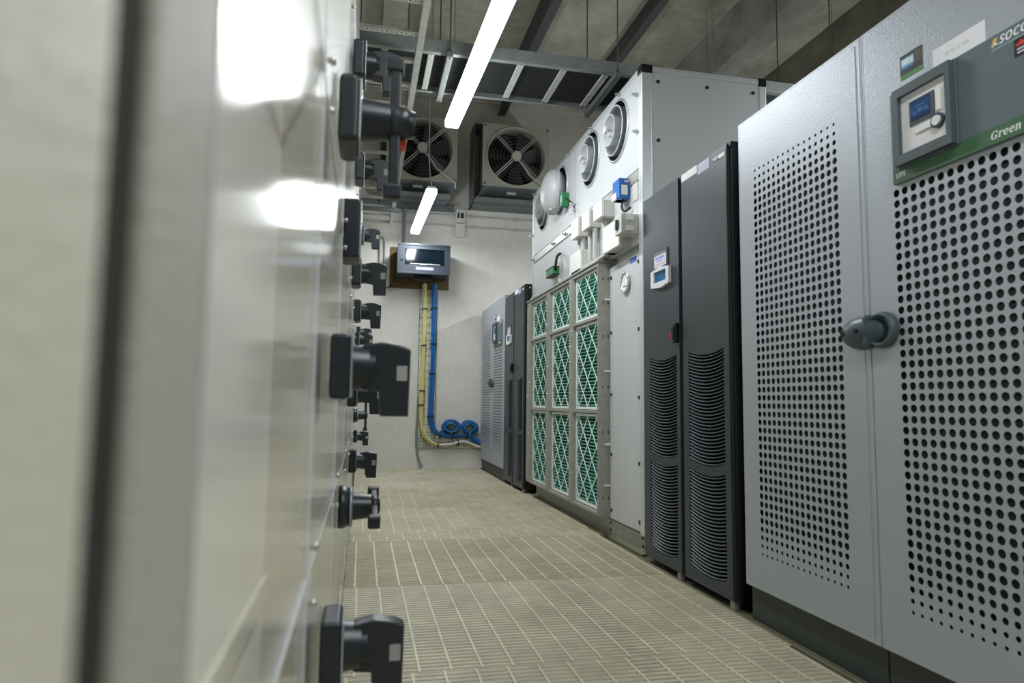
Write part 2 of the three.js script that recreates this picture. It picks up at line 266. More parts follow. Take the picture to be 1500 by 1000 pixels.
// ================================================================ black louvred rack cabinet
function buildRack(label) {
  const o = thing('cooling_cabinet', label, 'cabinet', [1.52, 0, -3.53], FACE);
  const W = .93, H = 1.982;
  part(o, 'carcass', [B(0, W, .06, H, -.9, -.034), B(0, W, H - .02, H, -.05, -.006), B(W - .022, W, .03, H - .02, -.05, -.012), B(.437, .474, .06, H - .02, -.04, -.018)], m.rackFrame);
  const arc = (x0, x1, y, sag, n = 12, rev = false) => { const a = []; for (let i = 0; i <= n; i++) { const t = rev ? 1 - i / n : i / n; a.push([x0 + (x1 - x0) * t, y - sag * (1 - (2 * t - 1) ** 2)]); } return a; };
  const sag = .022;
  const opening = (x0, x1, y0, y1) => [...arc(x0, x1, y0, sag), ...arc(x0, x1, y1, sag, 12, true)];
  const blocks = [[.59, 1.09], [.105, .547]];
  function door(x0, x1, l0, l1) {
    const d = part(o, 'door', plate(rectPts(x0, x1, .034, H - .004), blocks.map(b => opening(l0, l1, ...b)), -.022, 0), m.rack);
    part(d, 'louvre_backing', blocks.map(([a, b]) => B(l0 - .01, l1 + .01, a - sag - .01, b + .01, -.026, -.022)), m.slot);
    for (const [a, b] of blocks) {
      const gs = [], n = Math.round((b - a) / .0158), N = 12;
      for (let k = 0; k < n; k++) {
        const yc = a + (k + .35) * (b - a) / n, pos = [];
        const A = arc(l0, l1, yc, sag, N);
        const sec = [[.0030, -.020], [.0046, -.018], [.0042, -.0045], [.0014, -.0004], [-.0014, -.0004], [-.0014, -.0045]];   // blade leaning out and down
        for (let i = 0; i < N; i++) for (let s = 0; s < sec.length; s++) {
          const [p, q] = [A[i], A[i + 1]], u = sec[s], w = sec[(s + 1) % sec.length];
          const a1 = [p[0], p[1] + u[0], u[1]], b1 = [q[0], q[1] + u[0], u[1]], c1 = [q[0], q[1] + w[0], w[1]], d1 = [p[0], p[1] + w[0], w[1]];
          pos.push(...a1, ...b1, ...c1, ...a1, ...c1, ...d1);
        }
        const g = new THREE.BufferGeometry(); g.setAttribute('position', new THREE.Float32BufferAttribute(pos, 3)); g.computeVertexNormals(); gs.push(g);
      }
      part(d, 'louvres', gs, m.louvreLit, null, 'stuff');  // paler than the doors, standing in for the sheen along each lip
    }
    return d;
  }
  const d1 = door(.004, .437, .085, .403), d2 = door(.474, .908, .530, .857);
  part(d2, 'edge_strip', B(.900, .908, .04, H - .01, -.002, .002, .001), m.blackGloss);
  const foot = x => part(o, 'foot_bracket', [B(x - .018, x + .018, -.0, .075, -.03, -.004, .002)], m.zincDull); foot(.40); foot(.885);
  part(o, 'kick_plate', B(.0, W, .0, .06, -.85, -.05), m.rackFrame);
  const pocket = part(d1, 'label_pocket', [B(.150, .322, 1.560, 1.652, -.001, .004, .002)], m.rackFrame);
  decal(d1, 'label_card', .156, .304, 1.566, 1.646, .0045, canvasMat(192, 110, (x, w, h) => { x.fillStyle = '#d9d8ea'; x.fillRect(0, 0, w, h); x.fillStyle = '#70767a'; x.fillRect(0, 0, w, 24); x.fillStyle = '#9ba2dc'; x.fillRect(20, 34, 140, 22); x.fillRect(40, 62, 90, 10); x.fillStyle = '#d8b3a6'; x.fillRect(6, 86, 170, 12); }));
  part(d1, 'controller', [plate([[.134, 1.462], [.246, 1.448], [.352, 1.462], [.352, 1.548], [.246, 1.562], [.134, 1.548]], [rectPts(.170, .318, 1.482, 1.540)], 0, .016)], m.white, 'pale grey controller bezel');
  part(d1, 'controller_screen', B(.168, .320, 1.480, 1.542, 0, .006), m.lcd, 'blue controller screen');
  part(d1, 'handle', [B(.398, .434, 1.145, 1.245, 0, .022, .006), B(.402, .430, 1.165, 1.225, .022, .03, .004)], m.black);
  part(d1, 'red_tag', B(.352, .384, 1.165, 1.203, 0, .010, .003), m.red, 'small red tag');
  part(d2, 'white_label', B(.478, .640, 1.938, 1.976, 0, .0012), m.paper); part(d2, 'lilac_label', B(.646, .756, 1.922, 1.972, 0, .0012), canvasMat(8, 8, (x) => { x.fillStyle = '#b6b9d6'; x.fillRect(0, 0, 8, 8); }));
  decal(d2, 'maker_plate', .786, .894, 1.930, 1.952, .0014, canvasMat(220, 48, (x, w, h) => { x.fillStyle = '#101214'; x.fillRect(0, 0, w, h); x.fillStyle = '#f2f2f4'; x.fillRect(110, 4, 106, 40); x.fillRect(8, 6, 96, 12); x.fillRect(20, 26, 60, 8); }));
  part(o, 'side_bolt', S(.011, W + .001, 1.945, -.05), m.screw);
  return o;
}
const rack = buildRack('tall black louvred cooling cabinet between the grey power cabinet and the filter wall');
copy(rack, 'distant black louvred cooling cabinet beyond the filter wall', [1.50, 0, -7.235], FACE);

// ================================================================ air handling unit
{
  const o = thing('air_handling_unit', 'white air handling unit with four round nozzles above a wall of green filters', 'air unit', [1.57, 0, -6.30], FACE);
  const W = 2.658, H = 2.855, D = .82;
  part(o, 'casing', [B(.02, W - .02, .10, H - .02, -D, -.10)], m.ahuSide);
  const fansX = [.40, .951, 1.712, 2.24], FY = 2.61, FR = .203;
  part(o, 'fan_panel', plate(rectPts(.030, 1.349, 2.245, 2.815), [{ x: fansX[0], y: FY, r: FR }, { x: fansX[1], y: FY, r: FR }], -.02, 0, 40), m.ahu);
  part(o, 'fan_panel', plate(rectPts(1.357, 2.598, 2.245, 2.815), [{ x: fansX[2], y: FY, r: FR }, { x: fansX[3], y: FY, r: FR }], -.02, 0, 40), m.ahu);
  part(o, 'corner_post', B(W - .06, W, .10, H - .04, -.06, .004, .006), m.alu); part(o, 'corner_post', B(0, .03, .10, H - .04, -.06, .004, .006), m.alu);
  part(o, 'corner_post', B(W - .05, W, .10, H - .04, -D, -D + .05, .006), m.alu);
  part(o, 'top_rail', B(.03, W - .06, 2.815, H, -.06, .003, .005), m.alu); part(o, 'top_rail', B(W - .05, W, 2.815, H - .003, -D + .05, -.06, .005), m.alu);
  part(o, 'corner_cap', B(W - .064, W + .003, H - .05, H + .006, -.066, .008, .008), m.blackGloss); part(o, 'corner_cap', B(W - .054, W + .003, H - .05, H + .006, -D - .003, -D + .055, .008), m.blackGloss);
  part(o, 'side_panel', B(W - .02, W - .004, .10, 2.815, -D + .05, -.06), m.ahuSide);
  for (const [y, z] of [[2.76, -.10], [2.76, -.42], [2.76, -.73], [2.40, -.10], [1.97, -.10], [2.40, -.73]]) part(o, 'panel_screw', C(.011, .011, .006, 'x', W - .002, y, z, 12), m.black);
  // nozzles
  fansX.forEach((x, i) => {
    const f = sub(o, 'air_nozzle', [x, FY, 0]);
    part(f, 'outer_rim', [torus(FR + .002, .0040, 0, 0, .002), torus(FR - .010, .0040, 0, 0, .004)], m.alu);
    part(f, 'duct', lathe([[FR - .001, .002], [FR - .006, -.10], [.0, -.102]], 0, 0, 0, 40), m.dark);
    if (i === 1) {
      part(f, 'nozzle_ball', [S(1, -.03, -.01, .055, .185, .190, .105, 36, 24)], m.nozzle, 'grey nozzle ball turned downwards');
      part(f, 'nozzle_lip', [torus(.175, .006, .03, .0, .02, 8, 40).rotateY(-.25)], m.nozzle);
      part(f, 'grip_wire', tube([[.02, -.19, .10], [.05, -.215, .13], [.10, -.205, .13], [.12, -.18, .08]], .006, 20, 8), m.chrome);
      part(f, 'sensor', [B(.185, .245, -.20, -.09, .002, .06, .005)], m.green); part(f, 'sensor_screen', B(.195, .235, -.17, -.11, .06, .062), m.greenLcd); part(f, 'sensor_body', B(.182, .187, -.20, -.09, .002, .061), m.blue);
      part(f, 'sensor_lead', tube([[.24, -.14, .03], [.29, -.15, .04], [.33, -.19, .02], [.37, -.22, .004], [.38, -.27, .004]], .006, 24, 6), m.black);
    } else {
      part(f, 'bell', lathe([[.150, -.095], [.155, -.04], [.156, .014], [.160, .024], [.155, .025], [.149, .012], [.146, -.02], [.138, -.06], [.080, -.090]], 0, 0, 0, 48), m.nozzleIn);
      part(f, 'bell_lip', torus(.158, .0045, 0, 0, .024, 8, 48), m.nozzle);
      part(f, 'inner_cone', lathe([[.055, -.085], [.072, -.05], [.093, .015], [.101, .052], [.096, .053], [.087, .015], [.056, -.035], [.018, -.045], [0, -.045]], 0, 0, 0, 48), m.nozzle);
      part(f, 'cone_lip', torus(.099, .0035, 0, 0, .053, 8, 48), m.ahu);
      part(f, 'spindle', [C(.010, .010, .13, 'z', 0, 0, .01, 12), C(.026, .022, .012, 'z', 0, 0, .080, 20), B(-.090, .090, -.004, .004, .022, .030)], m.nozzle);
    }
  });
  part(o, 'mid_panel', B(.03, W - .06, 1.79, 2.245, -.06, -.004), m.ahu);
  part(o, 'joint_band', B(.03, W - .06, 2.172, 2.236, -.004, .004, .002), m.zinc);
  for (const [x, y] of [[.06, 2.205], [.75, 2.205], [1.10, 2.205], [1.45, 2.205], [1.95, 2.205], [2.45, 2.205], [2.585, 2.70], [2.585, 2.47], [1.353, 2.38], [1.353, 2.33], [.12, 2.83], [.7, 2.83], [1.2, 2.83], [1.75, 2.83], [2.3, 2.83], [.016, 2.45]])
    part(o, 'bolt', [C(.014, .014, .012, 'z', x, y, .012, 6), C(.008, .008, .020, 'z', x, y, .026, 10)], m.screw);
  part(o, 'panel_joint', B(1.349, 1.357, 2.245, 2.815, -.02, -.004), m.dark);
  // lower right door with gauge
  const dr = part(o, 'access_panel', B(2.104, 2.612, .115, 1.735, -.05, .0, .005), m.ahu);
  for (const [x, y] of [[2.135, 1.66], [2.585, 1.68], [2.135, 1.30], [2.585, 1.28], [2.135, .90], [2.585, .88], [2.135, .52], [2.585, .50], [2.135, .17], [2.585, .17]]) part(dr, 'panel_screw', C(.011, .011, .006, 'z', x, y, .002, 12), m.black);
  part(o, 'lower_backing', B(.03, W - .06, .10, 1.79, -.10, -.05), m.ahuSide);
  part(dr, 'gauge_ring', [torus(.058, .008, 2.40, 1.585, .012, 10, 36), C(.058, .058, .012, 'z', 2.40, 1.585, .006, 32)], m.chrome, 'round pressure gauge');
  decal(dr, 'gauge_face', 2.348, 2.452, 1.533, 1.637, .0126, canvasMat(128, 128, (x) => { x.fillStyle = '#eeeeee'; x.fillRect(0, 0, 128, 128); x.strokeStyle = '#333'; x.lineWidth = 2; for (let i = 0; i < 13; i++) { const a = Math.PI * (.2 + .6 * i / 12); x.beginPath(); x.moveTo(64 - 46 * Math.cos(a), 74 - 46 * Math.sin(a)); x.lineTo(64 - 54 * Math.cos(a), 74 - 54 * Math.sin(a)); x.stroke(); } x.beginPath(); x.moveTo(64, 78); x.lineTo(40, 44); x.stroke(); x.fillStyle = '#8a94a2'; x.fillRect(30, 86, 68, 14); }));
  part(dr, 'blue_sticker', B(2.455, 2.555, 1.690, 1.722, 0, .0012), m.blue); part(dr, 'rating_plate', B(2.490, 2.558, 1.33, 1.485, 0, .0012), m.boxGrey);
  // boxes between nozzles and filters
  const jb = (x0, x1, y0, y1, d) => { const g = sub(o, 'junction_box'); part(g, 'box_body', B(x0, x1, y0, y1, -.004, d - .02, .005), m.boxGrey); part(g, 'box_lid', B(x0 - .002, x1 + .002, y0 - .002, y1 + .002, d - .02, d, .005), m.boxWhite); return g; };
  jb(1.525, 1.676, 2.048, 2.185, .085); jb(1.770, 1.920, 2.052, 2.175, .085); jb(2.02, 2.18, 2.058, 2.168, .085); jb(1.41, 1.66, 1.795, 1.955, .06); jb(2.19, 2.47, 1.800, 1.970, .08);
  for (const x of [1.56, 1.64, 1.80, 1.90, 2.10]) part(o, 'conduit', C(.018, .018, .22, 'y', x, 1.94, .03, 12), m.pvc);
  part(o, 'cable_shelf', B(1.45, 2.25, 1.80, 1.815, .0, .06), m.pvc);
  const iso = sub(o, 'isolator_switch'); part(iso, 'body', B(2.485, 2.59, 1.845, 1.965, -.004, .11, .006), m.boxGrey); part(iso, 'knob', [C(.034, .032, .006, 'z', 2.527, 1.905, .113, 24), B(2.520, 2.534, 1.874, 1.936, .115, .124, .003)], m.lockGrey); part(iso, 'gland', [B(2.552, 2.588, 1.925, 1.955, .03, .08), B(2.552, 2.588, 1.86, 1.89, .03, .08)].map(g => g.translate(.006, 0, 0)), m.boxWhite);
  const bc = sub(o, 'room_controller'); part(bc, 'body', B(2.34, 2.455, 2.10, 2.225, -.002, .07, .006), m.blue, 'blue controller'); part(bc, 'cover', B(2.338, 2.41, 2.10, 2.145, .0, .075, .004), m.boxWhite); part(bc, 'plug', B(2.454, 2.458, 2.12, 2.18, .015, .055), m.boxWhite); part(bc, 'lead', tube([[2.42, 2.10, .03], [2.42, 2.05, .04], [2.44, 2.02, .03], [2.49, 2.03, .01]], .007, 20, 6), m.black);
  part(o, 'info_plate', B(2.50, 2.575, 2.06, 2.17, -.004, .0005), m.boxGrey);
  const gc = sub(o, 'green_controller'); part(gc, 'body', B(.78, .985, 1.90, 1.955, .02, .075, .004), m.green, 'green terminal box'); part(gc, 'edge', [B(.775, .99, 1.954, 1.962, .018, .078), B(.775, .99, 1.893, 1.901, .018, .078)], m.black); part(gc, 'bracket', B(.80, .96, 1.84, 2.00, -.004, .02), m.boxWhite); part(gc, 'lead', tube([[.985, 1.93, .05], [1.02, 1.95, .06], [1.02, 2.03, .05], [.98, 2.07, .01]], .012, 20, 8), m.black);
  // galvanised filter housing in front
  const fx = [[.28, .82], [.92, 1.46], [1.56, 2.085]], fy = [[.155, .775], [.800, 1.395], [1.420, 1.745]];
  const st = (x0, x1) => part(o, 'mullion', [B(x0, x1, .13, 1.77, -.05, .08, .003), B(x0 + .008, x1 - .008, .15, 1.75, .08, .084)], m.zincDull);
  st(.14, .275); st(.825, .915); st(1.465, 1.555); part(o, 'side_sheet', B(2.090, 2.100, .12, 1.775, -.05, .082, .002), m.zincDull);
  for (const y of [.13, .778, 1.398, 1.748]) part(o, 'crossbar', B(.14, 2.09, y, y + .020, -.05, .079, .002), m.zincDull);
  part(o, 'housing_lid', B(.13, 2.11, 1.77, 1.785, -.05, .088, .003), m.zinc);
  const rv = []; for (const x of [.17, .24, .85, .89, 1.49, 1.53]) for (let y = .22; y < 1.7; y += .115) rv.push(S(.0072, x, y, .0845, 1, 1, .6, 8, 6));
  part(o, 'rivets', rv, m.screw, null, 'stuff');
  const slots = []; for (const y of [.24, .66, .95, 1.28, 1.50, 1.66]) for (const z of [-.02, .01, .045]) slots.push(B(2.0995, 2.1015, y - .009, y + .009, z - .003, z + .003));
  part(o, 'side_slots', slots, m.dark, null, 'stuff');
  for (const y of [.32, .58, 1.05, 1.52]) part(o, 'hinge_pin', C(.006, .006, .075, 'z', 2.108, y, .0, 8), m.boxWhite);
  part(o, 'base_frame', [B(.10, W - .02, 0, .105, -D + .02, -.03), B(.10, W - .02, .0, .012, -.03, -.018)], m.zincDull); part(o, 'base_plate', B(2.02, W - .02, .012, .10, -.03, -.022, .002), m.zinc);
  for (const [x, y] of [[2.06, .08], [2.06, .035], [2.58, .08], [2.58, .035]]) part(o, 'bolt', C(.008, .008, .006, 'z', x, y, -.02, 6), m.dark);
  part(o, 'hose', tube([[.14, 1.50, .05], [.11, 1.62, .06], [.13, 1.74, .06], [.24, 1.80, .06], [.5, 1.80, .05]], .012, 30, 8), m.pvc);

  // ---- pleated filters, each one can be pulled out
  const protos = {};
  function filterGeo(w, h) {
    const pos = [], n = Math.round(h / .0235), p = h / n;
    for (let i = 0; i < n; i++) { const y0 = -h / 2 + i * p, q = [[y0, -.055], [y0 + p * .38, 0], [y0 + p * .62, 0], [y0 + p, -.055]];
      for (let k = 0; k < 3; k++) { const [a, za] = q[k], [b, zb] = q[k + 1]; pos.push(-w / 2, a, za, w / 2, a, za, w / 2, b, zb, -w / 2, a, za, w / 2, b, zb, -w / 2, b, zb); } }
    const g = new THREE.BufferGeometry(); g.setAttribute('position', new THREE.Float32BufferAttribute(pos, 3)); g.computeVertexNormals(); return g;
  }
  function latticeGeo(w, h) {
    const gs = [], s = .185, hw = w / 2, hh = h / 2;
    for (let sgn of [-1, 1]) for (let c = -8; c <= 8; c++) {
      // line y = sgn*x + c*s + s/2, clipped to the frame
      const off = c * s + s / 2, P = [];
      for (const x of [-hw, hw]) { const y = sgn * x + off; if (y >= -hh && y <= hh) P.push([x, y]); }
      for (const y of [-hh, hh]) { const x = (y - off) * sgn; if (x > -hw && x < hw) P.push([x, y]); }
      if (P.length < 2) continue;
      const [a, b] = P, L = Math.hypot(b[0] - a[0], b[1] - a[1]); if (L < .03) continue;
      gs.push(new THREE.BoxGeometry(L, .0085, .004).rotateZ(Math.atan2(b[1] - a[1], b[0] - a[0])).translate((a[0] + b[0]) / 2, (a[1] + b[1]) / 2, .004 + (sgn > 0 ? .0005 : 0)));
    }
    return gs;
  }
  const colName = ['in the column nearest the end wall', 'in the middle column', 'in the column beside the gauge panel'], rowName = ['bottom row', 'middle row', 'top row'];
  fx.forEach(([x0, x1], i) => fy.forEach(([y0, y1], j) => {
    const w = x1 - x0 - .006, h = y1 - y0 - .004, key = w.toFixed(3) + h.toFixed(3);
    const t = thing('pleated_filter', `green pleated air filter with white lattice, ${rowName[j]}, ${colName[i]}`, 'filter', [1.57 - .052, y0 + .002, -6.30 + (x0 + x1) / 2], FACE, 'air filters in the galvanised housing');
    if (!protos[key]) { const fr = .018; protos[key] = { f: M(B(-w / 2, w / 2, 0, fr, -.066, .006), B(-w / 2, w / 2, h - fr, h, -.066, .006), B(-w / 2, -w / 2 + fr, fr, h - fr, -.066, .006), B(w / 2 - fr, w / 2, fr, h - fr, -.066, .006)), p: prep(filterGeo(w - 2 * fr, h - 2 * fr).translate(0, h / 2, 0)), l: M(latticeGeo(w - 2 * fr, h - 2 * fr).map(g => g.translate(0, h / 2, 0))) }; }
    const q = protos[key];
    for (const [nm, g, mt, kd] of [['frame', q.f, m.cardboard], ['pleats', q.p, m.teal, 'stuff'], ['lattice', q.l, m.lattice]]) { const k = new THREE.Mesh(g, mt); k.name = nm; k.castShadow = k.receiveShadow = true; if (kd) k.userData.kind = kd; t.add(k); }
  }));
}

// ================================================================ switchboard on the left
{
  const XC = -.055;
  function pistol(parent, X, Y, o = {}) {
    const s = o.s || 1, h = sub(parent, 'rotary_handle', [X, Y, 0]); h.scale.setScalar(s); if (o.turn) h.rotation.z = o.turn;
    part(h, 'base', [B(-.055, .055, -.055, .055, .0005, .034, .008)], m.handle); part(h, 'rim', [B(-.052, .052, -.052, .052, .034, .038, .003)], m.rim);
    part(h, 'collar', [C(.041, .037, .030, 'z', 0, 0, .051, 28), C(.030, .030, .012, 'z', 0, 0, .07, 24)], m.handle);
    const s2 = new THREE.Shape(); s2.moveTo(.058, .036); s2.lineTo(.085, .041); s2.quadraticCurveTo(.118, .040, .133, .030); s2.lineTo(.131, -.080); s2.lineTo(.090, -.080); s2.lineTo(.087, -.037); s2.lineTo(.058, -.034); s2.closePath();
    const g = new THREE.ExtrudeGeometry(s2, { depth: .030, bevelEnabled: true, bevelThickness: .005, bevelSize: .004, bevelSegments: 3, curveSegments: 10 }).translate(0, 0, -.015);
    g.rotateY(-PI / 2);                                // shape x -> +z (out), shape y stays up
    part(h, 'grip', g, m.handle); part(h, 'position_tag', B(-.0215, -.0195, -.022, .004, .113, .131), m.handleTag, 'small pale tag');
    return h;
  }
  function tee(parent, X, Y, o = {}) {
    const h = sub(parent, 'rotary_handle', [X, Y, 0]); h.scale.setScalar(o.s || 1); h.rotation.z = o.turn || 0;
    if (o.round) part(h, 'base', lathe([[0, .0005], [.058, .0005], [.060, .012], [.055, .022], [.050, .034], [0, .034]], 0, 0, 0, 36), m.handle); else part(h, 'base', B(-.060, .060, -.060, .060, .0005, .034, .010), m.handle);
    part(h, 'rim', o.round ? torus(.051, .005, 0, 0, .034, 8, 36) : B(-.054, .054, -.054, .054, .034, .039, .004), m.rim);
    part(h, 'collar', [C(.038, .032, .055, 'z', 0, 0, .062, 28), lathe(o.round ? [[0, .088], [.032, .088], [.026, .106], [.018, .114], [0, .115]] : [[0, .088], [.032, .088], [.028, .118], [.022, .134], [0, .136]], 0, 0, 0, 28)], m.handle);
    const arm = sgn => { const e = o.round ? .112 : sgn > 0 ? .106 : .130; return [B(-.014, .014, sgn > 0 ? .015 : -e, sgn > 0 ? e : -.015, .088, .108, .006), B(-.017, .017, sgn * e - .014, sgn * e + .014, .080, .113, .006)]; };
    part(h, 'crossbar', [...arm(1), ...arm(-1)], m.handle);
    if (o.tag) part(h, 'state_tag', B(.004, .024, -.042, -.028, .095, .120), m.orange, 'orange state tag');
    return h;
  }
  const cols = [[-.184, -.83], [-.83, -1.61], [-1.61, -2.39], [-2.39, -3.17], [-3.17, -3.95], [-3.95, -4.73], [-4.73, -5.51]];
  const labels = ['cream clear-fronted switchboard cabinet closest to the camera, without handles on its front', 'clear-fronted switchboard cabinet with the big blurred black handles and an upright crossbar handle', 'clear-fronted switchboard cabinet with a level crossbar handle low above the floor grating', 'third handle-bearing switchboard cabinet from the camera', 'fourth handle-bearing switchboard cabinet from the camera', 'next-to-last switchboard cabinet towards the end wall', 'last switchboard cabinet of the row towards the end wall'];
  const rowsY = [[.04, .632], [.638, 1.232], [1.238, 1.832], [1.838, 2.10]];
  cols.forEach(([za, zb], i) => {
    const W = za - zb, o = thing('switchboard_cabinet', labels[i], 'cabinet', [XC, 0, za], LEFT);
    const post0 = i === 0 ? .074 : .022;
    part(o, 'carcass', B(.001, W - .001, 0, 2.14, -.62, -.104), m.cream); part(o, 'mounting_plate', B(.004, W - .004, .03, 2.10, -.104, -.045), m.plate, 'pale mounting plate behind the clear covers');
    part(o, 'frame_post', B(.001, post0, 0, 2.14, -.10, i === 0 ? .0 : -.006, i === 0 ? .004 : 0), i === 0 ? m.taupe : m.cream); part(o, 'frame_post', B(W - .022, W - .001, 0, 2.14, -.10, -.006), m.cream);
    part(o, 'frame_rail', [B(post0, W - .022, 0, .04, -.10, -.006), B(post0, W - .022, .622, .648, -.10, -.040), B(post0, W - .022, 1.222, 1.248, -.10, -.040), B(post0, W - .022, 1.822, 1.848, -.10, -.040), B(post0, W - .022, 2.09, 2.14, -.10, -.006)], m.cream);
    for (const [y0, y1] of rowsY) {
      const x0 = i === 0 ? post0 + .001 : .003;
      const cv = part(o, 'clear_cover', B(x0, W - .003, y0, y1, -.005, 0), m.clear, 'clear plastic cover');
      part(cv, 'cover_edge', [B(x0, W - .003, y0 - .0025, y0, -.005, .0004), B(x0 - .0015, x0, y0, y1, -.005, .0004)], m.frost);
      if (i) for (const sy of [y0 + .03, y1 - .03]) part(cv, 'cover_screw', [C(.004, .004, .005, 'z', x0 + .025, sy, .0025, 10), S(.0062, x0 + .025, sy, .0065, 1, 1, .7, 12, 8)], m.screw);
    }
    const brk = (X, Y, w = .16, h = .2) => part(o, 'switch_body', B(X - w / 2, X + w / 2, Y - h / 2, Y + h / 2, -.046, -.02, .006), m.boxGrey, 'grey switch body behind the clear cover');
    const mid = W / 2;
    if (i === 1) { tee(o, .395, 1.346, { tag: true }); pistol(o, .395, .898); pistol(o, .39, .43); for (const y of [1.346, .898, .43]) brk(.40, y); }
    if (i === 2) { const b = sub(o, 'lock_box', [.10, 1.256, 0]); part(b, 'body', B(-.055, .055, -.072, .072, -.004, .036, .006), m.handle); part(b, 'rim', B(-.052, .052, -.068, .068, .036, .041, .003), m.rim); pistol(o, .39, 1.835); tee(o, .39, .545, { round: true, turn: PI / 2 + .22 }); for (const y of [1.83, .545]) brk(.39, y); }
    if (i === 3) { pistol(o, .36, 1.77); pistol(o, .36, 1.346); pistol(o, .39, .873); for (const y of [1.77, 1.346, .873]) brk(.37, y); }
    if (i === 4) { pistol(o, .35, 1.293); pistol(o, .35, .545); tee(o, .35, .9, { round: true, turn: PI / 2 }); }
    if (i === 5) { pistol(o, .42, 1.89); pistol(o, .42, 1.223, { s: .8 }); pistol(o, .42, .47); }
    if (i === 6) { tee(o, .10, .744, { round: true, s: .85 }); pistol(o, .42, .585, { s: .8 }); pistol(o, .4, 1.34, { s: .8 }); }
  });
  // neighbour cabinet right beside the lens
  const o = thing('switchboard_end_cabinet', 'cream cabinet edge filling the far left of the view, beyond the dark joint', 'cabinet', [XC, 0, .62], LEFT);
  part(o, 'body', [B(.0, .782, 0, 2.14, -.62, -.012, .004), B(.03, .782, .01, 2.13, -.014, .0, .006)], m.cream);
  part(o, 'gap_strip', B(.7825, .8035, 0, 2.13, -.30, -.0025), m.gapDark, 'dark strip filling the shaded gap');  // flush dark strip added to give the gap its shade
}

// ================================================================ ceiling-hung lamps
LAMPS.forEach(([za, zb, xa, turn, flank], i) => {
  const labels = ['short-looking linear lamp hanging far off before the end wall', 'long bright linear lamp hanging across the top of the view', 'linear lamp hanging above and behind the viewer', 'unseen linear lamp added to brighten the ceiling, nearest the end wall', 'unseen linear lamp added to brighten the ceiling, behind the air unit', 'unseen linear lamp added to brighten the ceiling, behind the near power cabinet'];
  const L = zb - za, zc = (za + zb) / 2, o = thing('linear_lamp', labels[i], 'lamp', [xa, LAMP_Y, zc], 0);
  o.rotation.y = turn;
  const w = .054, h = .058, s = new THREE.Shape(); s.moveTo(-w, h); s.lineTo(-w, .016); s.quadraticCurveTo(-w, 0, -w + .02, 0); s.lineTo(w - .02, 0); s.quadraticCurveTo(w, 0, w, .016); s.lineTo(w, h); s.closePath();
  part(o, 'diffuser', new THREE.ExtrudeGeometry(s, { depth: L, bevelEnabled: false, curveSegments: 8 }).translate(0, 0, -L / 2), m.opal, 'glowing opal diffuser');
  part(o, 'housing', [B(-.045, .045, h, h + .03, -L / 2 + .01, L / 2 - .01, .006)], m.lampBody);
  for (const z of [-L / 2 + .06, L / 2 - .2]) part(o, 'hanger', rod([0, h + .03, z], [0, CEIL - LAMP_Y, z], .0022), m.wire);
  part(o, 'supply_lead', tube([[0, h + .03, L / 2 - .02], [-.03, h + .25, L / 2 - .01], [-.03, 1.2, L / 2 - .03], [-.03, CEIL - LAMP_Y, L / 2 - .03]], .006, 24, 6), m.pvc);
  const a = new THREE.RectAreaLight(LAMP_COLOR, LAMP_RADIANCE, .10, L - .01); a.position.set(0, -.004, 0); a.rotation.set(-PI / 2, 0, 0); o.add(a);
  for (const sd of [-1, 1]) { const b = new THREE.RectAreaLight(LAMP_COLOR, LAMP_RADIANCE * flank, L - .01, .04); b.position.set(sd * (w + .004), .036, 0); b.rotation.y = -sd * PI / 2; o.add(b); }   // the flanks of the same diffuser
});

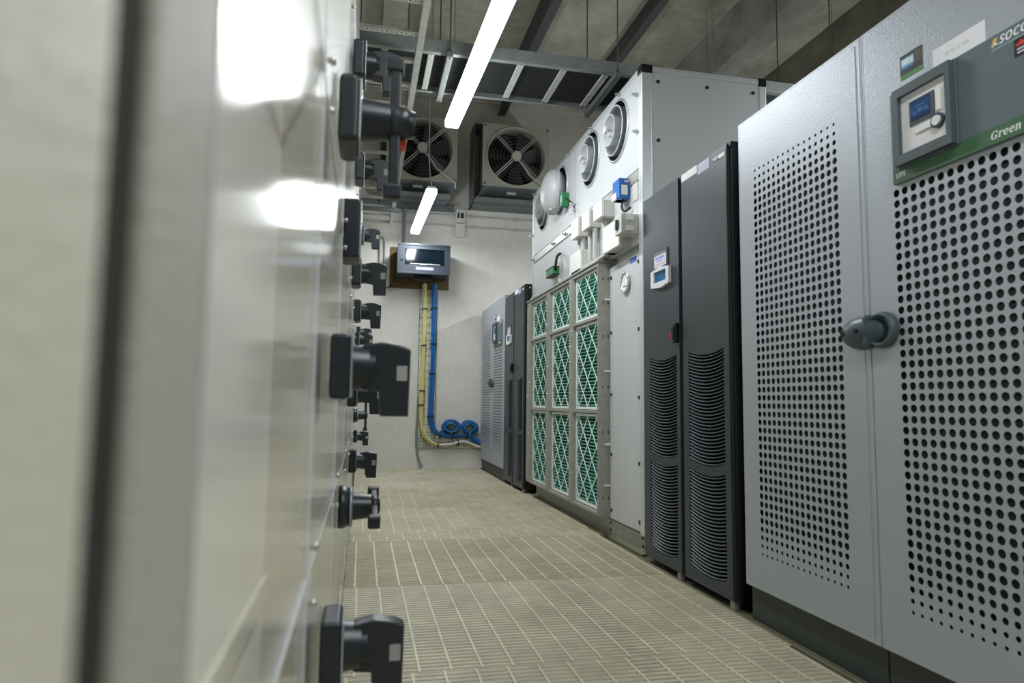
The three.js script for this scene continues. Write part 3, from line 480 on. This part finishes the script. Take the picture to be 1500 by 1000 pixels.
// ================================================================ cable ladder along the switchboard and tray across the aisle
{
  const y = 3.0, o = thing('cable_ladder', 'galvanised cable ladder with perforated rungs running along above the switchboard', 'cable ladder', [0, y, 0]);
  const rail = (x0, x1, inner) => [B(x0, x1, 0, .004, -8.4, 1.5), B(inner ? x1 - .004 : x0, inner ? x1 : x0 + .004, 0, .06, -8.4, 1.5), B(x0, x1, .056, .06, -8.4, 1.5)];
  part(o, 'rail', rail(.262, .302, false), m.trayLight); part(o, 'rail', rail(-.122, -.082, true), m.trayLight);
  for (let z = -8.29; z < 1.4; z += .338) {
    const g = perforated(-.082, .262, -.022, .022, 0, .003, -.065, 0, [.0285, .034], 12, 1, () => .0068, 10).rotateX(PI / 2).translate(0, .004, z);
    part(o, 'rung', [g, B(-.082, .262, .0075, .022, z - .022, z - .0205), B(-.082, .262, .0075, .022, z + .0205, z + .022)], m.trayLight);
  }
  for (const z of [-7.6, -5.4, -2.2]) part(o, 'hanger', [rod([.282, .03, z], [.282, CEIL - y, z], .005), rod([-.1, .03, z], [-.1, CEIL - y, z], .005), B(-.14, .34, -.045, -.004, z - .02, z + .02)], m.strut);

  const t = thing('cable_tray', 'wide galvanised cable tray crossing over the aisle and the air unit', 'cable tray', [0, 3.1, -4.55]);
  const x0 = -1.6, x1 = 4.2;
  part(t, 'rail', [B(x0, x1, 0, .085, .296, .300), B(x0, x1, 0, .004, .262, .296), B(x0, x1, .081, .085, .275, .296)], m.tray); part(t, 'rail', [B(x0, x1, 0, .085, -.300, -.296), B(x0, x1, 0, .004, -.296, -.270)], m.tray);
  for (let x = -1.435; x < 4.1; x += .302) part(t, 'rung', [perforated(-.262, .262, -.02, .02, 0, .003, -.245, 0, [.0306, .034], 17, 1, () => .0058, 10).rotateX(PI / 2).rotateY(PI / 2).translate(x, .006, 0), B(x - .02, x - .0185, .007, .024, -.295, .262), B(x + .0185, x + .02, .007, .024, -.295, .262)], m.trayLight);
  for (const x of [.49, 1.64, 3.31, -1.2]) { part(t, 'support_strut', [B(x - .02, x + .02, -.042, -.001, -.34, .34, .002)], m.strut); part(t, 'hanger_rod', [rod([x, -.05, .325], [x, CEIL - 3.1, .325], .005), rod([x, -.05, -.325], [x, CEIL - 3.1, -.325], .005)], m.wire); part(t, 'rod_nut', [C(.012, .012, .02, 'y', x, .0, .325, 6), C(.012, .012, .02, 'y', x, .0, -.325, 6)], m.black); }
  for (let k = 0; k < 20; k++) {
    const z = -.25 + k * .0262, r = .0118, j = () => (rnd() - .5) * .0022, pts = [];
    for (let x = x0; x <= x1 + .01; x += .58) pts.push([x, .024 + r + .001 + Math.abs(j()), z + j()]);
    const c = solo('power_cable', tube(pts.map(p => [p[0], p[1] + 3.1, p[2] - 4.55]), r, 40, 7), m.cableBlack, 'black power cable lying side by side with others on the crossing cable tray', 'cable', 'black cables on the crossing tray');
  }
}

// ================================================================ wall fans
function wallFan(x, label) {
  const o = thing('wall_fan', label, 'fan', [x, 3.93, -8.15]);
  const w = .43, h = .402, R = .372;
  part(o, 'sleeve', [B(-w - .07, w - .06, -.55, -.54, BACK + 8.15, -.03), B(-w - .07, -w - .058, -.55, .49, BACK + 8.15, -.25), B(w - .07, w - .06, -.55, .49, BACK + 8.15, -.25), B(-w - .07, w - .06, .48, .49, BACK + 8.15, -.25)], m.zincBlue);
  const hood = new THREE.BufferGeometry(); hood.setAttribute('position', new THREE.Float32BufferAttribute([-w - .06, -.55, -.30, w - .07, -.55, -.30, w - .01, -h, -.012, -w - .06, -.55, -.30, w - .01, -h, -.012, -w + .02, -h, -.012], 3)); hood.computeVertexNormals();
  part(o, 'hood', [hood, B(-w - .07, w - .06, -.575, -.53, -.32, -.29)], m.zincBlue);
  part(o, 'casing', [B(-w + .02, w - .02, -h, -h + .01, -.40, -.012), B(-w + .02, w - .02, h - .01, h, -.40, -.012), B(-w + .02, -w + .03, -h, h, -.40, -.012), B(w - .03, w - .02, -h, h, -.40, -.012)], m.zincBlue);
  part(o, 'face_plate', plate(rectPts(-w, w, -h, h), [{ x: 0, y: 0, r: R }], -.012, 0, 48), m.fanPlate);
  part(o, 'inlet_ring', lathe([[R + .018, .0], [R + .012, .012], [R, .010], [R - .012, -.02], [R - .014, -.22]], 0, 0, 0, 48), m.fanPlate);
  part(o, 'back_screen', C(R - .014, R - .014, .01, 'z', 0, 0, -.23, 40), m.dark);
  for (let k = 0; k < 7; k++) {
    const s = new THREE.Shape(); s.moveTo(.06, -.03); s.quadraticCurveTo(.2, -.12, .345, -.10); s.quadraticCurveTo(.36, 0, .335, .09); s.quadraticCurveTo(.18, .07, .06, .03); s.closePath();
    part(o, 'blade', new THREE.ExtrudeGeometry(s, { depth: .006, bevelEnabled: false, curveSegments: 6 }).rotateX(.45).rotateZ(k / 7 * 2 * PI + .3).translate(0, 0, -.11), m.fanBlade);
  }
  part(o, 'motor', [C(.085, .085, .10, 'z', 0, 0, -.09, 28)], m.fanBlade);
  const rings = []; for (let r = .12; r < R; r += .042) rings.push(torus(r, .0022, 0, 0, .004, 5, 44)); part(o, 'guard', rings, m.wire);
  for (let k = 0; k < 4; k++) { const a = PI / 4 + k * PI / 2, c = Math.cos(a), s = Math.sin(a); part(o, 'strut', [-.013, .013].map(d => rod([c * .07 - s * d, s * .07 + c * d, .012], [c * (R + .006) - s * d, s * (R + .006) + c * d, .008], .0055)), m.wireLight); }
  part(o, 'terminal_box', new THREE.CylinderGeometry(.062, .066, .045, 8).rotateX(PI / 2).rotateZ(PI / 8).translate(0, 0, .022), m.boxGrey);
  part(o, 'supply_cable', tube([[.03, -.06, .03], [.10, -.14, .035], [.17, -.24, .03], [.30, -.33, .02], [.40, -.40, .015], [.42, -.46, -.05]], .011, 40, 8), m.pvc);
  for (const [px, py] of [[-w + .03, h - .03], [w - .03, h - .03], [-w + .03, -h + .03], [w - .03, -h + .03]]) part(o, 'screw', C(.012, .012, .006, 'z', px, py, .002, 8), m.black);
  part(o, 'name_plate', B(-.10, .02, -.47, -.42, -.10, -.085).rotateX(-.0), m.pvc);
  return o;
}
wallFan(1.808, 'square wall fan with galvanised hood high on the end wall, right one');
wallFan(.63, 'square wall fan high on the end wall, left one, partly behind the switch handles');

// ================================================================ end wall: network box, mesh tray, bundles, pipes
{
  const bz = BACK;
  solo('backing_board', B(.30, 1.06, 2.29, 2.82, bz, bz + .018, .002), m.ply, 'brown plywood board behind the small dark wall cabinet', 'board');
  const o = thing('network_cabinet', 'small dark wall cabinet with glass door on the end wall', 'cabinet', [.695, 2.405, -8.30]);
  const w = .322, h = .365, d = bz + .018 + 8.30;
  part(o, 'body', B(-w + .004, w - .004, .004, h - .004, d, -.03, .004), m.wallbox);
  const door = part(o, 'door', [plate(rectPts(-w, w, 0, h), [rectPts(-.235, .255, .105, .305)], -.03, 0), B(-w, w, h - .022, h + .004, -.02, .006, .004), B(-w, w, -.006, .018, -.02, .005, .004)], m.wallbox);
  part(door, 'glass', B(-.236, .256, .104, .306, -.022, -.014), m.glassDark, 'dark glass pane');
  part(door, 'lock', C(.016, .014, .014, 'z', -.272, .165, .005, 16), m.black);
  decal(door, 'name_strip', -.10, .12, .045, .082, .0008, canvasMat(256, 44, (x) => { x.fillStyle = '#8d96d8'; x.fillRect(0, 0, 256, 44); x.fillStyle = '#d9def6'; for (let i = 0; i < 11; i++) x.fillRect(18 + i * 20, 14, 13, 16); }));
  part(o, 'cable_entry', B(-.10, .12, -.05, .004, -.30, -.12, .01), m.black);
  part(o, 'equipment', [B(-.17, .10, .118, .128, -.0138, -.012), B(.10, .20, .118, .124, -.0138, -.012), B(-.05, .03, .112, .126, -.0138, -.011)], m.boxGrey);
  // wire mesh tray: down the wall, then along to the cabinets
  const t = thing('wire_mesh_tray', 'greenish wire mesh tray running down the end wall and along to the grey cabinet', 'cable tray', [.69, 0, bz + .004]);
  const ws = [], r = .0028;
  for (const x of [0, .045, .09, .135, .18, .225]) ws.push(rod([x, x < .02 ? .25 : .25, .012], [x, 2.29, .012], r, 6));
  for (let y = .26; y < 2.28; y += .098) { ws.push(rod([0, y, .012], [.225, y, .012], r, 6)); for (const x of [0, .225]) ws.push(rod([x, y, .012], [x, y, .052], r, 6)); }
  for (const x of [0, .225]) ws.push(rod([x, x ? .42 : .25, .052], [x, 2.29, .052], r, 6));
  part(t, 'drop_mesh', ws, m.meshWire, null, 'stuff');
  const hs = []; for (const y of [.25, .29, .335, .38, .42]) hs.push(rod([.0, y, .012], [.80, y, .012], r, 6)); for (let x = .02; x < .8; x += .098) { hs.push(rod([x, .25, .012], [x, .42, .012], r, 6)); hs.push(rod([x, .25, .012], [x, .25, .052], r, 6)); } hs.push(rod([0, .25, .052], [.80, .25, .052], r, 6));
  part(t, 'level_mesh', hs, m.meshWire, null, 'stuff');
  part(t, 'wall_clip', [B(.01, .03, 1.93, 1.985, .0, .03), B(.14, .19, 1.93, 1.98, 0, .012), B(.03, .06, .98, 1.02, 0, .012), B(.14, .18, .98, 1.02, 0, .012)], m.zinc);
  const zc = bz + .046;
  function bundle(name, label, mats, path, r, n, ties, wander) {
    const g = thing(name, label, 'cables', [path[0][0], 0, zc]);
    for (let k = 0; k < n; k++) {
      const a = k / n * 2 * PI, off = n === 1 ? 0 : r * 1.25;
      part(g, 'cable', tube(path.map((p, i) => { const b = a + i * wander; return [p[0] - path[0][0] + Math.cos(b) * off, p[1] + Math.sin(b) * off * .6, Math.sin(b) * off * .8 + .004 * k % .01]; }), r, 70, 7), mats[k % mats.length]);
    }
    for (const [x, y, ang] of ties) part(g, 'cable_tie', new THREE.CylinderGeometry(r * 2.9, r * 2.9, .014, 16, 1, false).rotateZ(ang).scale(1, 1, .85).translate(x - path[0][0], y, .002), m.black);
  }
  bundle('yellow_cable_bundle', 'pale yellow cable bundle dropping down the wire mesh tray', [m.yellow, m.yellow, m.cableWhite, m.yellow], [[.745, 2.352], [.752, 2.0], [.752, 1.5], [.745, 1.1], [.735, .78], [.745, .58], [.80, .40], [.92, .305], [1.10, .30], [1.28, .335], [1.40, .30], [1.50, .26]], .0135, 4, [[.752, 2.03, .15], [.752, 1.56, .12], [.742, .98, -.1], [.735, .80, 0], [.96, .302, 1.5], [1.22, .325, 1.5]], .5);
  bundle('blue_cable_bundle', 'bright blue cable bundle dropping down the wire mesh tray', [m.cableBlue], [[.872, 2.352], [.874, 2.0], [.872, 1.55], [.868, 1.1], [.862, .78], [.868, .60], [.91, .48], [1.0, .425], [1.16, .41], [1.34, .415], [1.43, .37], [1.50, .31]], .0155, 4, [[.874, 2.04, .1], [.872, 1.58, 0], [.866, 1.2, 0], [.860, .66, .1], [.985, .43, 1.4], [1.14, .412, 1.5], [1.33, .415, 1.5]], .35);
  function coil(x, y, R, label) {
    const g = thing('patch_cable_coil', label, 'cables', [x, y - R, zc + .02], 0, 'coiled patch cables');
    for (let k = 0; k < 14; k++) { const mt = k % 3 === 1 ? m.cableTeal : k % 3 === 2 ? m.cableNavy : m.cableBlue; part(g, 'cable_loop', new THREE.TorusGeometry(R * (1 - .58 * ((k * 5) % 14) / 14 + .05 * rnd()), .0085, 7, 44).scale(1.15, .78, 1).rotateZ((rnd() - .5) * .5).rotateX((rnd() - .5) * .3).translate((rnd() - .5) * .02, R + (rnd() - .5) * .03, .006 * (k - 6)), mt); }
    part(g, 'wrap', B(-.008, .008, .14 * R, .42 * R, -.04, .04, .006), m.cableWhite);
    part(g, 'tail', tube([[-.03, .25 * R, 0], [.0, -.02, .0], [.03, -.09, -.01], [.08, -.13, -.01]], .006, 20, 6), m.cableTeal);
  }
  coil(1.125, .53, .100, 'coil of blue patch cable on the end wall, nearer the mesh tray'); coil(1.362, .52, .092, 'coil of blue patch cable on the end wall, touching the grey cabinet');
  solo('grey_hose', tube([[.700, .90, bz + .03], [.690, .60, bz + .035], [.688, .35, bz + .035], [.715, .15, bz + .04], [.768, .02, bz + .06]], .015, 40, 8), m.conduit, 'grey hose hanging from the mesh tray down to the floor', 'hose');
  const s = thing('socket_box', 'double socket box high on the end wall under the left wall fan', 'socket', [1.195, 3.0, bz]);
  part(s, 'upper_socket', B(-.06, .06, .19, .37, 0, .05, .006), m.socket); part(s, 'lower_box', B(-.062, .062, 0, .18, 0, .045, .006), m.socket); part(s, 'outlet', [B(-.04, -.015, .25, .32, .05, .053), B(.0, .04, .25, .32, .05, .053)], m.wallbox);
  solo('upper_conduit', [rod([-.3, 3.29, bz + .014], [3.0, 3.29, bz + .014], .011), ...[.5, 1.35, 1.95].map(x => B(x - .015, x + .015, 3.27, 3.31, bz, bz + .028))], m.pvc, 'upper of two thin conduits running along the end wall', 'pipe');
  solo('lower_conduit', [rod([-.3, 3.15, bz + .014], [3.0, 3.15, bz + .014], .011), ...[.5, 1.35, 1.95].map(x => B(x - .015, x + .015, 3.13, 3.17, bz, bz + .028))], m.pvc, 'lower of two thin conduits running along the end wall', 'pipe');
  solo('cable_trunking', B(-.4, 1.10, 3.33, 3.41, bz, bz + .09, .004), m.zincBlue, 'bluish metal trunking along the end wall below the left fan', 'trunking');
  solo('bent_conduit', [tube([[-.3, 2.955, bz + .02], [.10, 2.955, bz + .02], [.19, 2.945, bz + .02], [.225, 2.91, bz + .02], [.232, 2.82, bz + .02], [.232, 2.35, bz + .02]], .016, 50, 8)], m.pvc, 'outer bent conduit dropping left of the dark wall cabinet', 'pipe');
  solo('bent_conduit', [tube([[-.3, 2.895, bz + .02], [.08, 2.895, bz + .02], [.135, 2.885, bz + .02], [.165, 2.85, bz + .02], [.17, 2.78, bz + .02], [.17, 2.35, bz + .02]], .014, 50, 8)], m.pvc, 'inner bent conduit dropping left of the dark wall cabinet', 'pipe');
  solo('pipe_clamp', B(.145, .255, 2.52, 2.58, bz, bz + .045, .004), m.blue, 'blue clamp holding the two bent conduits', 'clamp');
  solo('hanging_wire', tube([[.17, 2.36, bz + .02], [.21, 2.30, bz + .03], [.27, 2.29, bz + .04], [.33, 2.33, bz + .06], [.36, 2.42, bz + .06]], .006, 30, 6), m.black, 'black wire looping below the dark wall cabinet', 'wire');
  solo('drop_conduit', rod([.47, 2.82, bz + .025], [.47, 3.33, bz + .025], .02), m.conduit, 'grey conduit dropping from the trunking to the dark wall cabinet', 'pipe');
}

scene.traverse(o => { if (o.isMesh) { o.castShadow = true; o.receiveShadow = true; } });
renderer.render(scene, camera);
